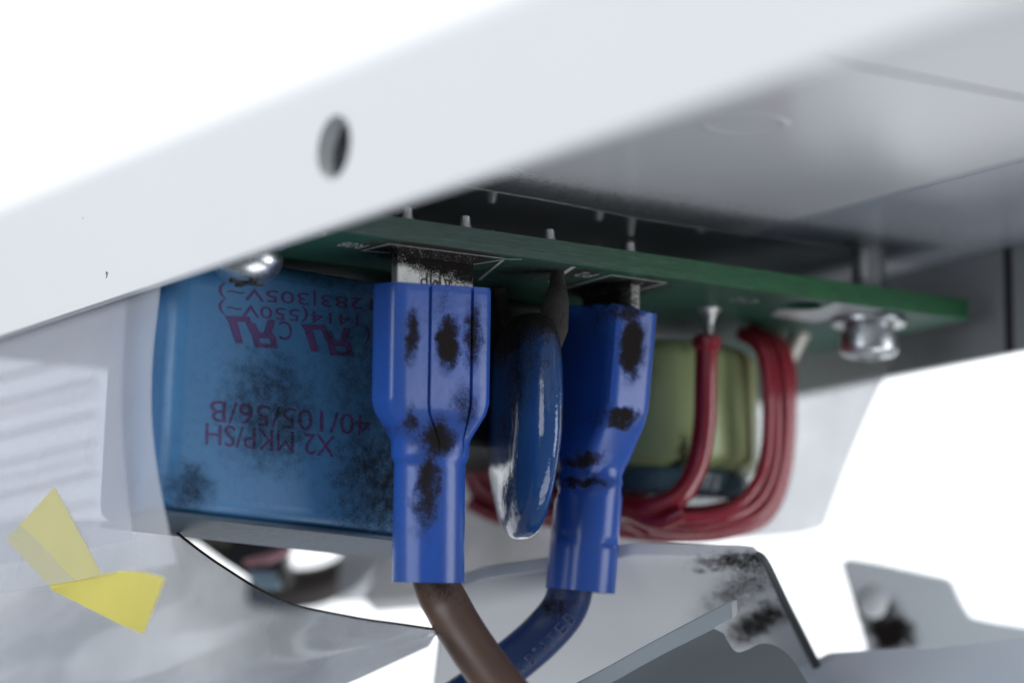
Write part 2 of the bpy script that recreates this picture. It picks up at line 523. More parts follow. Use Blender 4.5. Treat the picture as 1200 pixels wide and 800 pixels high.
# solder fillets around the tabs
for c, (a, b) in (((tx, ty), (3.5, .9)), ((t2x, 5.9), (.85, 3.5))):
    rs = []
    for k, (g_, h) in enumerate(((1, 0), (.9, -.25), (.82, -.6))):
        rs.append([(c[0] + a * g_ * max(-1, min(1, 1.25 * math.cos(2 * math.pi * i / 32))), c[1] + b * g_ * max(-1, min(1, 1.25 * math.sin(2 * math.pi * i / 32))), h - .005) for i in range(32)])
    build('solder_fillet', MB().rings(rs), tabmat('solder_fillet_soot', [((c[0], c[1], 0), (9, 9, 9), .9)]), brd)

# ------------------------------------------------------------------ insulating liner film above the board
rows = []
M_liner = film('clear_liner', (.10, .13, .12), .10, .05, speck=.5)
front = [P(*q, z=4.6) for q in ((480, 204), (530, 214), (640, 233), (760, 256), (860, 271), (960, 283), (1030, 291))]
for k in range(5):
    rows.append([(q.x, q.y + k * 8, 4.6 + k * .3 - (.12 if k == 0 else 0)) for q in front])
build('liner_film', MB().sheet(rows, .14), M_liner, label='clear plastic insulating film between the board and the housing ceiling', cat='plastic film')
# overlapping film stuck on the ceiling at the right
a = P(905, 267, z=ZC - .3); b = P(1215, 186, z=ZC - .3)
mb = MB().plate([(a.x, a.y), (a.x + 1.2, 8), (XR - .3, 8), (XR - .3, b.y - 16), (b.x - 1, b.y - 10), (b.x, b.y)], [], (0, 0, ZC - .3), (1, 0, 0), (0, 1, 0), .12)
build('ceiling_film', mb, film('ceiling_liner', (.40, .42, .44), .10, .3, speck=.8, ior=1.12), label='clear dusty film corner stuck under the housing ceiling beside the right wall', cat='plastic film')

# ------------------------------------------------------------------ screws and standoffs
M_zinc = plain('zinc_plated_steel', (.60, .62, .64), .3, 1.0, var=.3, scale=1.5, bump=.25, bscale=1.5)
M_zinc2 = plain('standoff_metal', (.45, .46, .47), .4, .8)
def screw(px, py, label, k=1.0, dome=False):
    c = P(px, py, z=0)
    s = thing('pan_head_screw', (c.x, c.y, -2.8), label, 'screw', 'screws holding the circuit board')
    build('washer', MB().lathe((c.x, c.y, -.06), [(2.8 * k, 0), (2.9 * k, -.08), (2.85 * k, -.4), (1.0, -.45)], 48, cap0=True), M_zinc, s)
    build('spring_washer', MB().lathe((c.x, c.y, -.52), [(1.9 * k, 0), (1.95 * k, -.1), (1.9 * k, -.5)], 48), M_zinc, s)
    pr = [(2.1 * k, -1.0), (2.22 * k, -1.08), (2.26 * k, -2.45), (2.18 * k, -2.68), (1.95 * k, -2.85), (1.3 * k, -3.0), (.75 * k, -3.04), (.55 * k, -2.7), (.1, -2.0)]
    if dome: pr = [(2.4, -1.0), (2.5, -1.2), (2.45, -1.7), (2.2, -2.2), (1.75, -2.6), (1.2, -2.85), (.75, -2.95), (.55, -2.6), (.1, -2.0)]
    h = build('head', MB().lathe((c.x, c.y, 0), pr, 48), M_zinc, s)
    mb = MB()
    for a_ in (0, 1):
        lo = (-1.25, -.22) if a_ == 0 else (-.22, -1.25)
        mb.box((c.x + lo[0], c.y + lo[1], -3.045 - .002 * a_), (c.x - lo[0], c.y - lo[1], -2.5 - .002 * a_))
    build('cross_recess', mb, plain('recess_dark', (.05, .05, .05), .5, .6), h)
    return c
c = screw(1018, 374, 'bright zinc pan head screw with washers under the bare right end of the board')
so = thing('standoff', (c.x, c.y, PT), 'round metal standoff pillar between the board and the housing ceiling', 'standoff')
build('pillar', MB().lathe((c.x, c.y, 0), [(1.25, PT + .01), (1.3, PT + .1), (1.3, ZC - .5)], 32), M_zinc2, so)
build('flange', MB().lathe((c.x, c.y, 0), [(1.31, ZC - .52), (1.9, ZC - .32), (1.9, ZC - .02)], 32), M_zinc2, so)
screw(290, 282, 'bright zinc pan head screw above the blue capacitor half hidden by the white rim', .92, True)

# ------------------------------------------------------------------ film capacitor
YC = 9.4
tl = P(188, 325, y=YC); bl_ = P(196, 597, y=YC)
CX0 = (tl.x + bl_.x) / 2 + .1; CZ0 = bl_.z
cap = thing('film_capacitor', (CX0, YC, CZ0), 'large blue box film capacitor with purple print and soot stains', 'capacitor')
cap.rotation_euler = (0, R(1.6), 0)
def cp(px, py):
    """pixel -> point on the (tilted) front face, in the capacitor's untilted frame"""
    q = P(px, py, y=YC) - Vector((CX0, YC, CZ0)); a = R(-1.6)
    return Vector((CX0 + q.x * math.cos(a) + q.z * math.sin(a), YC, CZ0 - q.x * math.sin(a) + q.z * math.cos(a)))
capsoot = [(P(318, 480, y=YC), (4.3, 9, 4.6), .72), (P(305, 415, y=YC), (6, 9, 3.4), .25), (P(222, 572, y=YC), (2.0, 9, 1.9), .75), (P(455, 560, y=YC), (5.0, 9, 6), .8), (P(430, 318, y=YC), (9, 9, 2.4), .55), (P(300, 500, y=YC), (9, 9, 7), .28), (P(440, 430, y=YC), (5.5, 9, 10), .6)]
t = NT('blue_capacitor_plastic')
base = t.mix(t.noise(.3, 4), (.050, .175, .365), (.064, .205, .41))
t.dust(base, capsoot, amount=-.06, scale=5.2, gain=2.2, rough=.34, sharp=.22, colr=(.014, .016, .024), haze=1.3)
t.bump(t.noise(4, 3), .12, .04)
M_cap = t.m
CW, CD = 24.2, 10.5
body = build('case', MB().box((CX0, YC, CZ0), (CX0 + CW, YC + CD, -.35)), M_cap, cap, bevel=1.3, seg=6)
rim = MB()
rim.box((CX0 + .35, YC + .3, CZ0 - .28), (CX0 + CW - .35, YC + CD - .3, CZ0 + .1))
t = NT('capacitor_base'); base = t.mix(t.noise(.4, 4), (.03, .065, .11), (.042, .08, .13))  # dimness of the underside put into a darker blue than the case
t.dust(base, [(P(300, 610, y=YC + 5), (12, 20, 6), .12)], amount=.06, scale=5.5, gain=2.6, rough=.5, colr=(.03, .02, .035))
build('base_plate', rim, t.m, cap, bevel=.15)
t = NT('purple_print')
base = t.mix(t.noise(1.5, 4), (.085, .042, .16), (.115, .055, .19))
t.dust(base, capsoot, amount=.02, scale=5.2, gain=2.4, rough=.5, colr=(.016, .018, .028), sharp=.2, haze=1.3)
M_pr = t.m
def printed(body_, pl, pr_, h):
    a, b = cp(*pl), cp(*pr_)
    c = (a + b) / 2; c.y = YC - .03; d = (b - a); wd = d.length; d.normalize()
    d.y = 0
    upv = Vector((d.z, 0, -d.x))
    o = build('printed_text', glyph_mb(body_, wd, h, c, -d, upv, .0), M_pr, body)
printed('1283|305V~)', (256, 340), (437, 355), 1.12)
printed('1414(550V~)', (256, 359), (420, 374), 1.12)
printed('40/105/56/B', (246, 481), (434, 499), 1.5)
printed('X2 MKP/SH', (241, 508), (392, 523), 1.5)
printed('C', (327, 387), (342, 388), 1.35)
printed('(', (427, 392), (433, 393), 1.4)
# the pair of slanted certification marks
def mark(ox, oy):
    arch = [(145, 235), (240, 238), (264, 304), (246, 304), (226, 258), (192, 255), (216, 342), (187, 340), (160, 258)]
    ar = [(240, 268), (262, 262), (280, 301), (298, 299), (314, 250), (340, 250), (326, 300), (340, 312), (350, 360), (262, 356)]
    eye = [(276, 320), (318, 322), (327, 345), (284, 341)]
    for n_, (poly, hl) in enumerate(((arch, []), (ar, [eye]))):
        f = lambda l: [(v.x, v.z) for v in (cp(220 + (x + ox) / 3.333, 300 + (y + oy) / 3.333) for x, y in l)]
        mb = MB().plate(f(poly), [f(h_) for h_ in hl], (0, YC - .03 - .004 * n_, 0), (1, 0, 0), (0, 0, 1), .02)
        build('certification_mark', mb, M_pr, body)
mark(0, 0); mark(295, 32)

# ------------------------------------------------------------------ insulated crimp terminals
def perim(nx=10):
    """perimeter of a unit rounded box in (w, t); returns list of (u, v, groove)"""
    pts = []
    corner = .16
    def arc(cx_, cy_, a0):
        for k in range(6):
            a = a0 + R(90) * k / 5
            pts.append((cx_ + math.cos(a), cy_ + math.sin(a)))
    return pts


def sleeve_mb(origin, axis, wdir, stations, grooves, wob=None):
    """stations: (s, width, thick, roundness 0..1, groove depth, shift along wdir, shift along tdir)"""
    axis, wdir = Vector(axis).normalized(), Vector(wdir).normalized()
    wdir = (wdir - axis * wdir.dot(axis)).normalized(); tdir = axis.cross(wdir)   # tdir
    xs = []
    m = 14
    for k in range(m + 1): xs.append(-1 + 2 * k / m)
    gx = []
    for g_ in grooves: gx += [g_ - .034, g_ - .018, g_ + .018, g_ + .034]
    xs = sorted([x for x in xs if all(abs(x - g_) > .05 for g_ in grooves)] + gx)
    ts = [-1 + 2 * k / 8 for k in range(9)]
    base = [(x, -1, False) for x in xs[:-1]] + [(1, q, False) for q in ts[:-1]] + \
           [(x, 1, any(abs(x - g_) < .0251 for g_ in grooves)) for x in xs[::-1][:-1]] + [(-1, q, False) for q in ts[::-1][:-1]]
    rs = []
    for (s_, wd, th, rd, gd, sw, st) in stations:
        ring = []
        hw, ht = wd / 2, th / 2; cr_ = min(ht * .4, .6)
        for (u, v, g_) in base:
            px, py = u * hw, v * ht
            # round the corners
            ax_, ay_ = max(abs(px) - (hw - cr_), 0), max(abs(py) - (ht - cr_), 0)
            if ax_ > 0 and ay_ > 0:
                l = math.hypot(ax_, ay_); mx_ = max(ax_, ay_)
                ax_, ay_ = ax_ * mx_ / l, ay_ * mx_ / l
                px = math.copysign(hw - cr_ + ax_, px); py = math.copysign(ht - cr_ + ay_, py)
            an = math.atan2(v, u)
            # circle / ellipse target
            ex, ey = hw * math.cos(an), ht * math.sin(an)
            px, py = px * (1 - rd) + ex * rd, py * (1 - rd) + ey * rd
            if g_: py -= gd * 1.6
            q = Vector(origin) + axis * s_ + wdir * (px + sw) + tdir * (py + st)
            if wob: q += wob(s_, u, v, wdir, tdir)
            ring.append(q)
        rs.append(ring)
    return rs


def dense(st, step=.35):
    out = [st[0]]
    for a, b in zip(st, st[1:]):
        n = max(1, int((b[0] - a[0]) / step))
        for k in range(1, n + 1):
            f = k / n
            out.append(tuple(x + (y - x) * f for x, y in zip(a, b)))
    return out


def blue_sleeve(name, bl, c=(.022, .085, .39), amount=-.12):
    t = NT(name)
    base = t.mix(t.noise(.35, 4), [v * .9 for v in c], [min(1, v * 1.12) for v in c])
    fil = t.rng(t.noise(.28, 4, .6, stretch=(1, 1, .45)), .42, .72, 0, .3)
    base = t.mix(fil, base, (.055, .10, .21))
    sc_ = t.rng(t.noise(2.2, 3, .6, stretch=(6, 6, .5)), .68, .74, 0, .22)
    base = t.mix(sc_, base, (.14, .19, .36))
    bl = [(c_, r_, k_ * 1.22) for c_, r_, k_ in bl]
    t.dust(base, bl, amount=amount, scale=4.4, gain=2.7, rough=.25, sharp=.22, colr=(.018, .015, .015), haze=.6)
    t.b.inputs['Subsurface Weight'].default_value = .12
    t.b.inputs['Subsurface Radius'].default_value = (.1, .2, .8)
    t.b.inputs['Subsurface Scale'].default_value = .0012
    t.bump(t.noise(1.1, 3), .12, .12)
    return t.m


# first terminal, wide face along the board edge
zt = P(505, 335, y=ty).z; zb = P(505, 681, y=ty).z; L1 = zt - zb
fy = ty - 1.8
def f1(px, py): return P(px, py, y=fy + 2.1 * (py - 335) / 345)
s1 = [(f1(484, 392), (.6, 4.5, 1.9), 1.0), (f1(527, 400), (.85, 4.5, 1.7), 1.5), (f1(556, 392), (.75, 4.5, 2.3), .95), (f1(510, 512), (1.4, 4.5, 1.3), 1.15), (f1(483, 492), (.55, 4.5, .9), .85),
      (f1(547, 478), (1.2, 4.5, 1.6), .62), (f1(500, 568), (.75, 4.5, 3.3), 1.0), (f1(520, 355), (1.4, 4.5, 1.6), .35)]
term = thing('crimp_terminal', (tx, ty, zb), 'upright blue insulated crimp terminal in front of the capacitor, on the brown wire', 'terminal', 'blue insulated crimp terminals')
W1, T1 = 8.1, 3.1
k_ = L1 / 20.8
st = dense([(0, W1, T1, .0, .0, 0, 0), (.25, W1 + .12, T1 + .1, .0, .14, 0, 0), (8.2 * k_, W1 + .12, T1 + .1, 0, .14, 0, 0), (9.0 * k_, W1 - .25, T1 + .15, .1, .14, 0, 0),
            (10.7 * k_, 5.5, 4.6, .6, .10, 0, 0), (11.0 * k_, 5.35, 4.8, .75, .06, 0, 0), (12.1 * k_, 5.45, 4.95, .9, 0, 0, 0), (12.35 * k_, 5.2, 4.9, 1, 0, 0, 0), (12.5 * k_, 5.05, 4.8, 1, 0, 0, 0), (20.75 * k_, 5.15, 5.0, 1, 0, 0, 0)])
AX1 = Vector((.058, .098, -1)).normalized()
rs = sleeve_mb((tx, ty, zt), AX1, (1, 0, 0), st, (-.28, .56))
# rim and bore of the open lower end
end1 = sum(rs[-1], Vector()) / len(rs[-1])
inner = [[end1 + (q - end1) * g_ - AX1 * dz for q in rs[-1]] for g_, dz in ((.86, 0.0), (.84, .3), (.84, 4))]
M_s1 = blue_sleeve('blue_nylon_sleeve', s1)
build('sleeve', MB().rings(rs + inner, cap0=True, cap1=True), M_s1, term)

# second terminal, turned edge-on and leaning
top2 = P(709, 362, y=5.6); bot2 = P(680, 692, y=8.0)
ax2 = (bot2 - top2); L2 = ax2.length
wd2 = Vector((0, 1, 0)).lerp(Vector((1, 0, 0)), -.06)
k_ = L2 / 20.8
def f2(px, py): return P(px, py, y=2.0 + 3.2 * (py - 362) / 330)
s2 = [(f2(736, 407), (1.1, 4.5, 2.1), 1.35), (f2(733, 366), (1.3, 4.5, .9), .9), (f2(724, 488), (1.3, 4.5, .75), 1.3), (f2(697, 536), (1.2, 4.5, .6), 1.1), (f2(700, 562), (1.6, 4.5, .45), 1.0), (f2(733, 440), (.8, 4.5, 1.3), .4)]
term2 = thing('crimp_terminal', bot2, 'leaning blue insulated crimp terminal beside the green coil, on the dark blue wire', 'terminal', 'blue insulated crimp terminals')
st2 = dense([(0, 7.8, 3.9, 0, 0, 0, 0), (.25, 8.0, 4.0, 0, .1, 0, 0), (7.4 * k_, 8.0, 4.0, 0, .1, 0, 0), (8.4 * k_, 7.6, 4.1, .1, .1, 0, 0), (10.9 * k_, 5.4, 4.7, .6, .08, 0, 0), (11.6 * k_, 5.05, 4.6, .85, 0, 0, 0),
             (12.2 * k_, 4.9, 4.5, 1, 0, 0, 0), (12.7 * k_, 5.2, 4.8, 1, 0, 0, 0), (20.8 * k_, 5.3, 5.0, 1, 0, 0, 0)])
def wob(s_, u, v, wdv, tdv):
    q = Vector((0, 0, 0))
    for s0, amp, wdt in ((12.3, .5, .4), (13.5, .32, .3), (16.8, .16, .2), (11.2, .22, .35)):
        e_ = math.exp(-((s_ - s0 - .45 * u * math.sin(s0)) / wdt) ** 2)
        q -= (wdv * u + tdv * v) * amp * e_ * (.5 + .5 * math.sin(3.1 * u + 2.2 * v + s0))
    return q
rs = sleeve_mb(top2, ax2, wd2, st2, (-.3, .5), wob)
c2 = sum(rs[-1], Vector()) / len(rs[-1]); axn = ax2.normalized()
inner = [[c2 + (q - c2) * g_ - axn * dz for q in rs[-1]] for g_, dz in ((.86, 0), (.84, .3), (.84, 4))]
# cut a nicked, uneven upper edge
for q in rs[0]: q += axn * random.uniform(-.1, .25)
build('sleeve', MB().rings(rs + inner), blue_sleeve('blue_nylon_sleeve_scuffed', s2), term2)

# ------------------------------------------------------------------ lead wires
def wire_mat(name, c, bl, rough=.42, amount=-.1):
    t = NT(name); base = t.mix(t.noise(.8, 4), [v * .85 for v in c], [v * 1.15 for v in c])
    t.dust(base, bl, amount=amount, scale=4.5, gain=2.2, rough=rough)
    t.bump(t.noise(2.5, 4), .15, .06)
    return t.m
d1 = (end1 - CAM).dot(FWD)
bp = [end1 - AX1 * 4 + RIGHT * .25, end1 - AX1 * .5 + RIGHT * .35, P(527, 715, d=d1 - .3), P(549, 752, d=d1 - 2), P(576, 790, d=d1 - 4), P(612, 836, d=d1 - 7), P(652, 900, d=d1 - 11)]
M_bw = wire_mat('brown_wire_insulation', (.085, .048, .034), [(P(522, 690, d=d1 - 1.5), (1.8, 2.5, 1.0), .6)])
build('brown_wire', MB().tube(bp, 1.62, 28, 10), M_bw, label='thick brown insulated wire leaving the upright terminal', cat='wire')
d2 = (bot2 - CAM).dot(FWD)
up2 = [bot2 - axn * 4, bot2 - axn * .6, P(660, 714, d=d2), P(634, 745, d=d2), P(598, 776, d=d2 - .5), P(560, 806, d=d2 - 1), P(500, 846, d=d2 - 2)]
up2[0] += RIGHT * -.6; up2[1] += RIGHT * -.7
M_uw = wire_mat('dark_blue_wire_insulation', (.012, .035, .13), [(P(648, 708, d=d2 - 1.6), (1.9, 2.5, 1.0), .75)])
bw = build('blue_wire', MB().tube(up2, 1.66, 28, 10), M_uw, label='dark blue insulated wire with faint lettering leaving the leaning terminal', cat='wire')
M_wl = plain('wire_lettering', (.045, .07, .16), .5)
lx = [(611, 779), (622, 769), (629, 762), (637, 754), (647, 745), (657, 734), (667, 722)]
fine = []
for i_ in range(1, len(up2) - 2):
    a, b, c, d = up2[i_ - 1], up2[i_], up2[i_ + 1], up2[i_ + 2]
    for k in range(40):
        t_ = k / 40
        fine.append(.5 * ((2 * b) + (c - a) * t_ + (2 * a - 5 * b + 4 * c - d) * t_ * t_ + (-a + 3 * b - 3 * c + d) * t_ ** 3))
for ch, (px, py) in zip('ADIATED', lx):
    c = P(px, py, d=d2)
    ang = R(42) if px < 640 else R(48)
    rv = RIGHT * math.cos(ang) + UP * math.sin(ang); uv = -RIGHT * math.sin(ang) + UP * math.cos(ang)
    mbg = glyph_mb(ch, .30 if ch == 'I' else .60, .95, c, rv, uv, .0)
    for i_, q in enumerate(mbg.v):      # lay each letter on the round surface of the wire
        n_ = min(fine, key=lambda f_: ((f_ - q) - FWD * (f_ - q).dot(FWD)).length)
        lat = ((n_ - q) - FWD * (n_ - q).dot(FWD)).length
        mbg.v[i_] = q + FWD * ((n_ - q).dot(FWD) - math.sqrt(max(1.66 ** 2 - lat ** 2, .02)) - .09)
    build('wire_letter', mbg, M_wl, bw)

# ------------------------------------------------------------------ varistor disc
vc = P(614, 500, d=234.5)
p_ = (RIGHT * -math.sin(R(13)) + FH * math.cos(R(13))).normalized(); nn = p_.cross(UP0).normalized()
vsoot = [(P(634, 497, d=231), (1.2, 5, 2.3), 1.5), (P(640, 395, d=231), (1.3, 5, 3.2), 1.1), (P(600, 420, d=231), (2.2, 6, 5), .8), (P(612, 350, d=232), (4, 8, 2.8), 1.4), (P(606, 385, d=233), (3.2, 9, 2.6), 1.25)]
t = NT('blue_epoxy'); base = t.mix(t.noise(.4, 4), (.011, .048, .16), (.018, .072, .23))
t.dust(base, vsoot, amount=-.2, scale=4.4, gain=2.4, rough=.12)
t.bump(t.noise(.7, 3), .35, .25); t.b.inputs['Coat Weight'].default_value = .35; t.b.inputs['Coat Roughness'].default_value = .07
var = thing('disc_varistor', vc - UP0 * 8.2, 'glossy dark blue epoxy disc varistor standing between the two terminals', 'varistor')
rs = []
RV, TV = 8.1, 1.75
for i in range(1, 40):
    a = math.pi * i / 40 - math.pi / 2
    zz = math.sin(a); rr = math.cos(a)
    if zz > 0: rr = (1 - zz ** 5) ** .5
    ring = []
    for j in range(56):
        b = 2 * math.pi * j / 56
        ex = math.copysign(abs(math.cos(b)) ** .9, math.cos(b)) * RV * rr
        et = math.copysign(abs(math.sin(b)) ** .75, math.sin(b)) * TV * (rr ** .62)
        drip = .25 * math.sin(3 * b + zz * 4) * rr
        ring.append(vc + p_ * ex + nn * (et + drip * .3) + UP0 * zz * RV)
    rs.append(ring)
build('epoxy_body', MB().rings(rs), t.m, var)
lead_m = wire_mat('sooted_lead', (.03, .027, .025), [], .9, .35)
c0 = P(653, 318, z=0); 
mb = MB().tube([(c0.x, c0.y, .02), P(653, 335, d=232.6), P(652, 352, d=232), P(647, 385, d=231.6), P(640, 430, d=231)], [.5, .6, .9, 1.15, .5], 14)
build('lead', mb, lead_m, var)
c1 = P(585, 335, z=0)
mb = MB().tube([(c1.x, c1.y, .02), P(590, 372, d=240), P(600, 410, d=238)], [.45, .45, .6], 12)
build('lead', mb, lead_m, var)

filler = thing('dark_filler_box', (17, 14, -15), 'added dark box filling the gap behind the disc varistor', 'relay')  # added box, keeps the bright backdrop from showing between capacitor and choke
M_blk = plain('filler_black_plastic', (.02, .019, .019), .6, bump=.3)
build('case', MB().box((9.5, 13, -11.5), (23.5, 26, -.25)), M_blk, filler, bevel=.5)
q = P(606, 404, y=12.7)
build('ceramic_chip', MB().plate([(q.x - 1.2, q.z + .9), (q.x + 1.5, q.z + .5), (q.x + .2, q.z - 1.0), (q.x - .5, q.z - .3)], [], (0, 12.7, 0), (1, 0, 0), (0, 0, 1), -.4), plain('dusty_pale_chip', (.16, .15, .14), .8), filler)

# ------------------------------------------------------------------ green choke with red winding
ic = P(768, 488, d=256); IR = 8.1; IH = 5.0
ind = thing('choke_coil', ic - UP0 * 7, 'pale green ring choke wound with red enamelled wire behind the terminals', 'coil')
t = NT('green_core_coating'); base = t.mix(t.noise(.3, 4, stretch=(1, 1, .4)), (.40, .49, .22), (.50, .58, .29))
t.dust(base, [(P(786, 535, d=249), (.8, 5, 2.4), .95), (P(750, 430, d=249), (1.6, 5, 2.5), .5), (P(800, 400, d=250), (9, 9, 1.6), .5), (P(765, 560, d=250), (2, 5, 1), .4)], amount=-.15, scale=2.5, gain=2.0, rough=.3)
t.bump(t.noise(1.2, 3), .25, .15)
pr = []
ri = 3.6
for a0, cxx, czz in ((0, IR - 1.5, IH - 1.5), (90, ri + 1.2, IH - 1.2), (180, ri + 1.2, -IH + 1.2), (270, IR - 1.5, -IH + 1.5)):
    rad = 1.5 if a0 in (0, 270) else 1.2
    for k in range(6):
        a = R(a0 + 90 * k / 5); pr.append((cxx + rad * math.cos(a), czz + rad * math.sin(a)))
pr.append(pr[0])
core = build('core', MB().lathe(ic, pr, 64, cap0=False, cap1=False), t.m, ind)
M_bot = plain('teal_underside_tint', (.06, .12, .16), .25)
build('underside_filler', MB().lathe(ic - UP0 * (IH + .45), [(.1, .5), (IR - .9, .5), (IR - .6, .1), (IR - .7, -1.2), (IR - 1.2, -1.5), (.1, -1.5)], 56), M_bot, ind)  # added pad: teal reflection put into its colour, blocks backdrop under the core
M_red = NT('red_enamelled_wire'); t = M_red
base = t.mix(t.noise(.9, 3), (.24, .010, .024), (.40, .022, .046))
t.dust(base, [(P(745, 600, d=248), (3, 5, 1.4), .35)], amount=-.22, scale=3, gain=2, rough=.2)
t.b.inputs['Coat Weight'].default_value = .4
M_red = t.m
def D(l): return [P(a, b, d=c) for a, b, c in l]
loops = [
    [(868, 392, 252), (891, 410, 250), (900, 460, 249), (897, 535, 248.5), (878, 578, 247), (840, 603, 246), (790, 606, 245), (740, 598, 245.5), (690, 588, 248), (620, 570, 251), (566, 540, 253), (548, 480, 255)],
    [(880, 386, 254), (910, 408, 252.5), (920, 465, 251.5), (915, 545, 251), (893, 597, 249.5), (845, 617, 248), (790, 620, 247), (735, 612, 247.5), (685, 602, 249), (620, 590, 252), (566, 566, 254), (545, 500, 256)],
    [(868, 384, 256), (903, 402, 255), (914, 452, 254), (909, 530, 253.5), (889, 577, 252), (846, 594, 251), (800, 598, 250), (748, 585, 249), (700, 570, 251), (630, 550, 254), (570, 520, 256), (552, 470, 258)],
    [(890, 384, 258), (921, 412, 257), (927, 470, 256), (921, 552, 255), (898, 606, 253), (850, 625, 251), (790, 629, 250), (730, 624, 250), (680, 616, 251), (620, 606, 254), (568, 590, 256), (540, 540, 258)],
    [(800, 640 - 40, 243.5), (770, 612, 244), (735, 600, 245), (700, 596, 247), (640, 600, 250), (590, 606, 254), (552, 590, 256)],
    [(760, 622, 246), (730, 600, 246), (712, 570, 248), (700, 530, 251)],
]
more = []
for a_, b_ in ((0, 1), (2, 3), (1, 3), (0, 2)):
    la, lb = loops[a_], loops[b_]; f_ = .45
    more.append([tuple(x * (1 - f_) + y * f_ + random.uniform(-1.2, 1.2) * (1 if n_ < 2 else .3) for n_, (x, y) in enumerate(zip(p1_, p2_))) for p1_, p2_ in zip(la, lb)])
loops = loops[:4] + more + loops[4:]
for l in loops:
    build('winding', MB().tube(D(l), .47 if l[0][0] > 850 else .6, 14, 8), M_red, ind)
q0 = P(832, 362, z=0)
dl = (q0 - CAM).dot(FWD)
lead = build('winding_lead', MB().tube([P(828, 398, d=dl - .3), P(827, 440, d=dl - .6), P(825, 500, d=dl - 1), P(815, 550, d=dl - 1.5), P(793, 583, d=dl - 2.5), P(755, 596, d=dl - 2.5), P(715, 590, d=dl - .8)], .86, 18, 8), M_red, ind)
build('tinned_end', MB().tube([(q0.x, q0.y, .02), P(831, 380, d=dl), P(829, 400, d=dl - .3)], [.38, .34, .34], 12), M_tin, lead)
build('solder_cone', MB().lathe((q0.x, q0.y, 0), [(.95, -.02), (.55, -.4), (.4, -.8)], 18), M_tin, lead)
build('enamel_knot', MB().lathe(P(828, 402, d=dl - .4), [(.7, -.6), (1.08, -.35), (1.12, .3), (.8, .6)], 18), M_red, lead)
build('bare_lead', MB().tube(D([(938, 386, 258), (931, 405, 257.5), (920, 432, 257.5), (913, 470, 258)]), [.95, .7, .55, .5], 14), plain('pale_tinned_lead', (.66, .62, .56), .4, .5), ind)

# ------------------------------------------------------------------ clear plastic films at left, right and below
def catm(pts, n):
    pts = [Vector(q) for q in pts]; out = []
    m = len(pts) - 1
    for i in range(n):
        f = i / (n - 1) * m; k = min(int(f), m - 1); t_ = f - k
        a, b, c, d = pts[max(k - 1, 0)], pts[k], pts[k + 1], pts[min(k + 2, m)]
        out.append(.5 * ((2 * b) + (c - a) * t_ + (2 * a - 5 * b + 4 * c - d) * t_ * t_ + (-a + 3 * b - 3 * c + d) * t_ ** 3))
    return out
# left film hangs inside the left wall, its front edge curves
XF = -16.25
edge = catm([P(190, 300, x=XF), P(186, 345, x=XF), P(178, 420, x=XF), P(177, 490, x=XF), P(185, 560, x=XF), P(196, 615, x=XF), P(206, 660, x=XF)], 22)
rows = []
for i, q in enumerate(edge):
    f = i / 21
    rows.append([Vector((XF - .3 * math.sin(f * 2.4) * (k / 11) - .8 * f * f * (k / 11), q.y + k * 4.6, q.z + .35 * f * k * .5 * 0)) for k in range(12)])
M_lf = film('milky_film', (.93, .94, .98), .27, .12, speck=.6, smear=.15, scale=.05)
build('side_film', MB().sheet(rows, .16), M_lf, label='milky clear plastic film hanging under the white rim with a curved front edge', cat='plastic film')
rows = []
for i, q in enumerate(edge[:19]):
    f = i / 18
    y0 = q.y + 3.1 + 9.0 * max(0, f - .55) ** 2 * 0 + 6 * max(0, .25 - f) * 0
    rows.append([Vector((XF + .25 - .3 * math.sin(f * 2.0) * (k / 9) - .6 * f * f * (k / 9), q.y + 6.0 - 1.2 * math.sin(f * 3) + k * 5.2, q.z)) for k in range(10)])
build('inner_film', MB().sheet(rows, .16), film('milky_film_second', (.90, .89, .94), .40, .15, speck=.4, smear=.15, scale=.05), label='second milky film layer set back behind the curved film edge', cat='plastic film')
# red winding glimpsed through the films
M_pink = plain('red_coil_enamel', (.80, .50, .49), .4)
coil = thing('rear_coil', P(50, 600, d=262), 'red wire coil glimpsed through the milky film under the white rim', 'coil')
for k in range(8):
    yb = 430 + k * 24 + 6 * math.sin(k * 1.9)
    build('coil_turn', MB().tube(D([(-40, yb + 20, 268), (20, yb + 8, 264), (70, yb - 4, 263), (112, yb - 14, 266)]), .2 + .05 * math.sin(k * 2.3), 10, 6), M_pink, coil)

# lower sheet: sags from the side film towards the lower right
topc = catm([P(196, 612, d=231), P(215, 630, d=229.5), P(262, 664, d=228), P(330, 703, d=226), P(410, 722, d=223), P(470, 731, d=224), P(517, 738, d=225)], 24)
botc = catm([P(-60, 610, d=275), P(-70, 690, d=256), P(-60, 800, d=236), P(40, 870, d=230), P(180, 860, d=224), P(330, 830, d=220), P(500, 757, d=219)], 24)
rows = []
for k in range(14):
    f = k / 13
    sag = math.sin(f * math.pi)
    rows.append([a.lerp(b, f) + FWD * 2.5 * sag * math.sin(math.pi * i / 23) + UP * .8 * math.sin(f * 5 + i * .25) * sag * .2 for i, (a, b) in enumerate(zip(topc, botc))])
M_low = film('grey_glossy_film', (.17, .195, .24), .53, .22, speck=.5, smear=.3, scale=.05, ior=1.3)
lof = build('lower_film', MB().sheet(rows, .18), M_low, label='glossy grey translucent film curving below the capacitor', cat='plastic film')
build('dirty_edge', MB().tube(topc[1:], .1, 8, 2), plain('edge_grime', (.035, .03, .028), .8, var=.6, scale=2), lof)

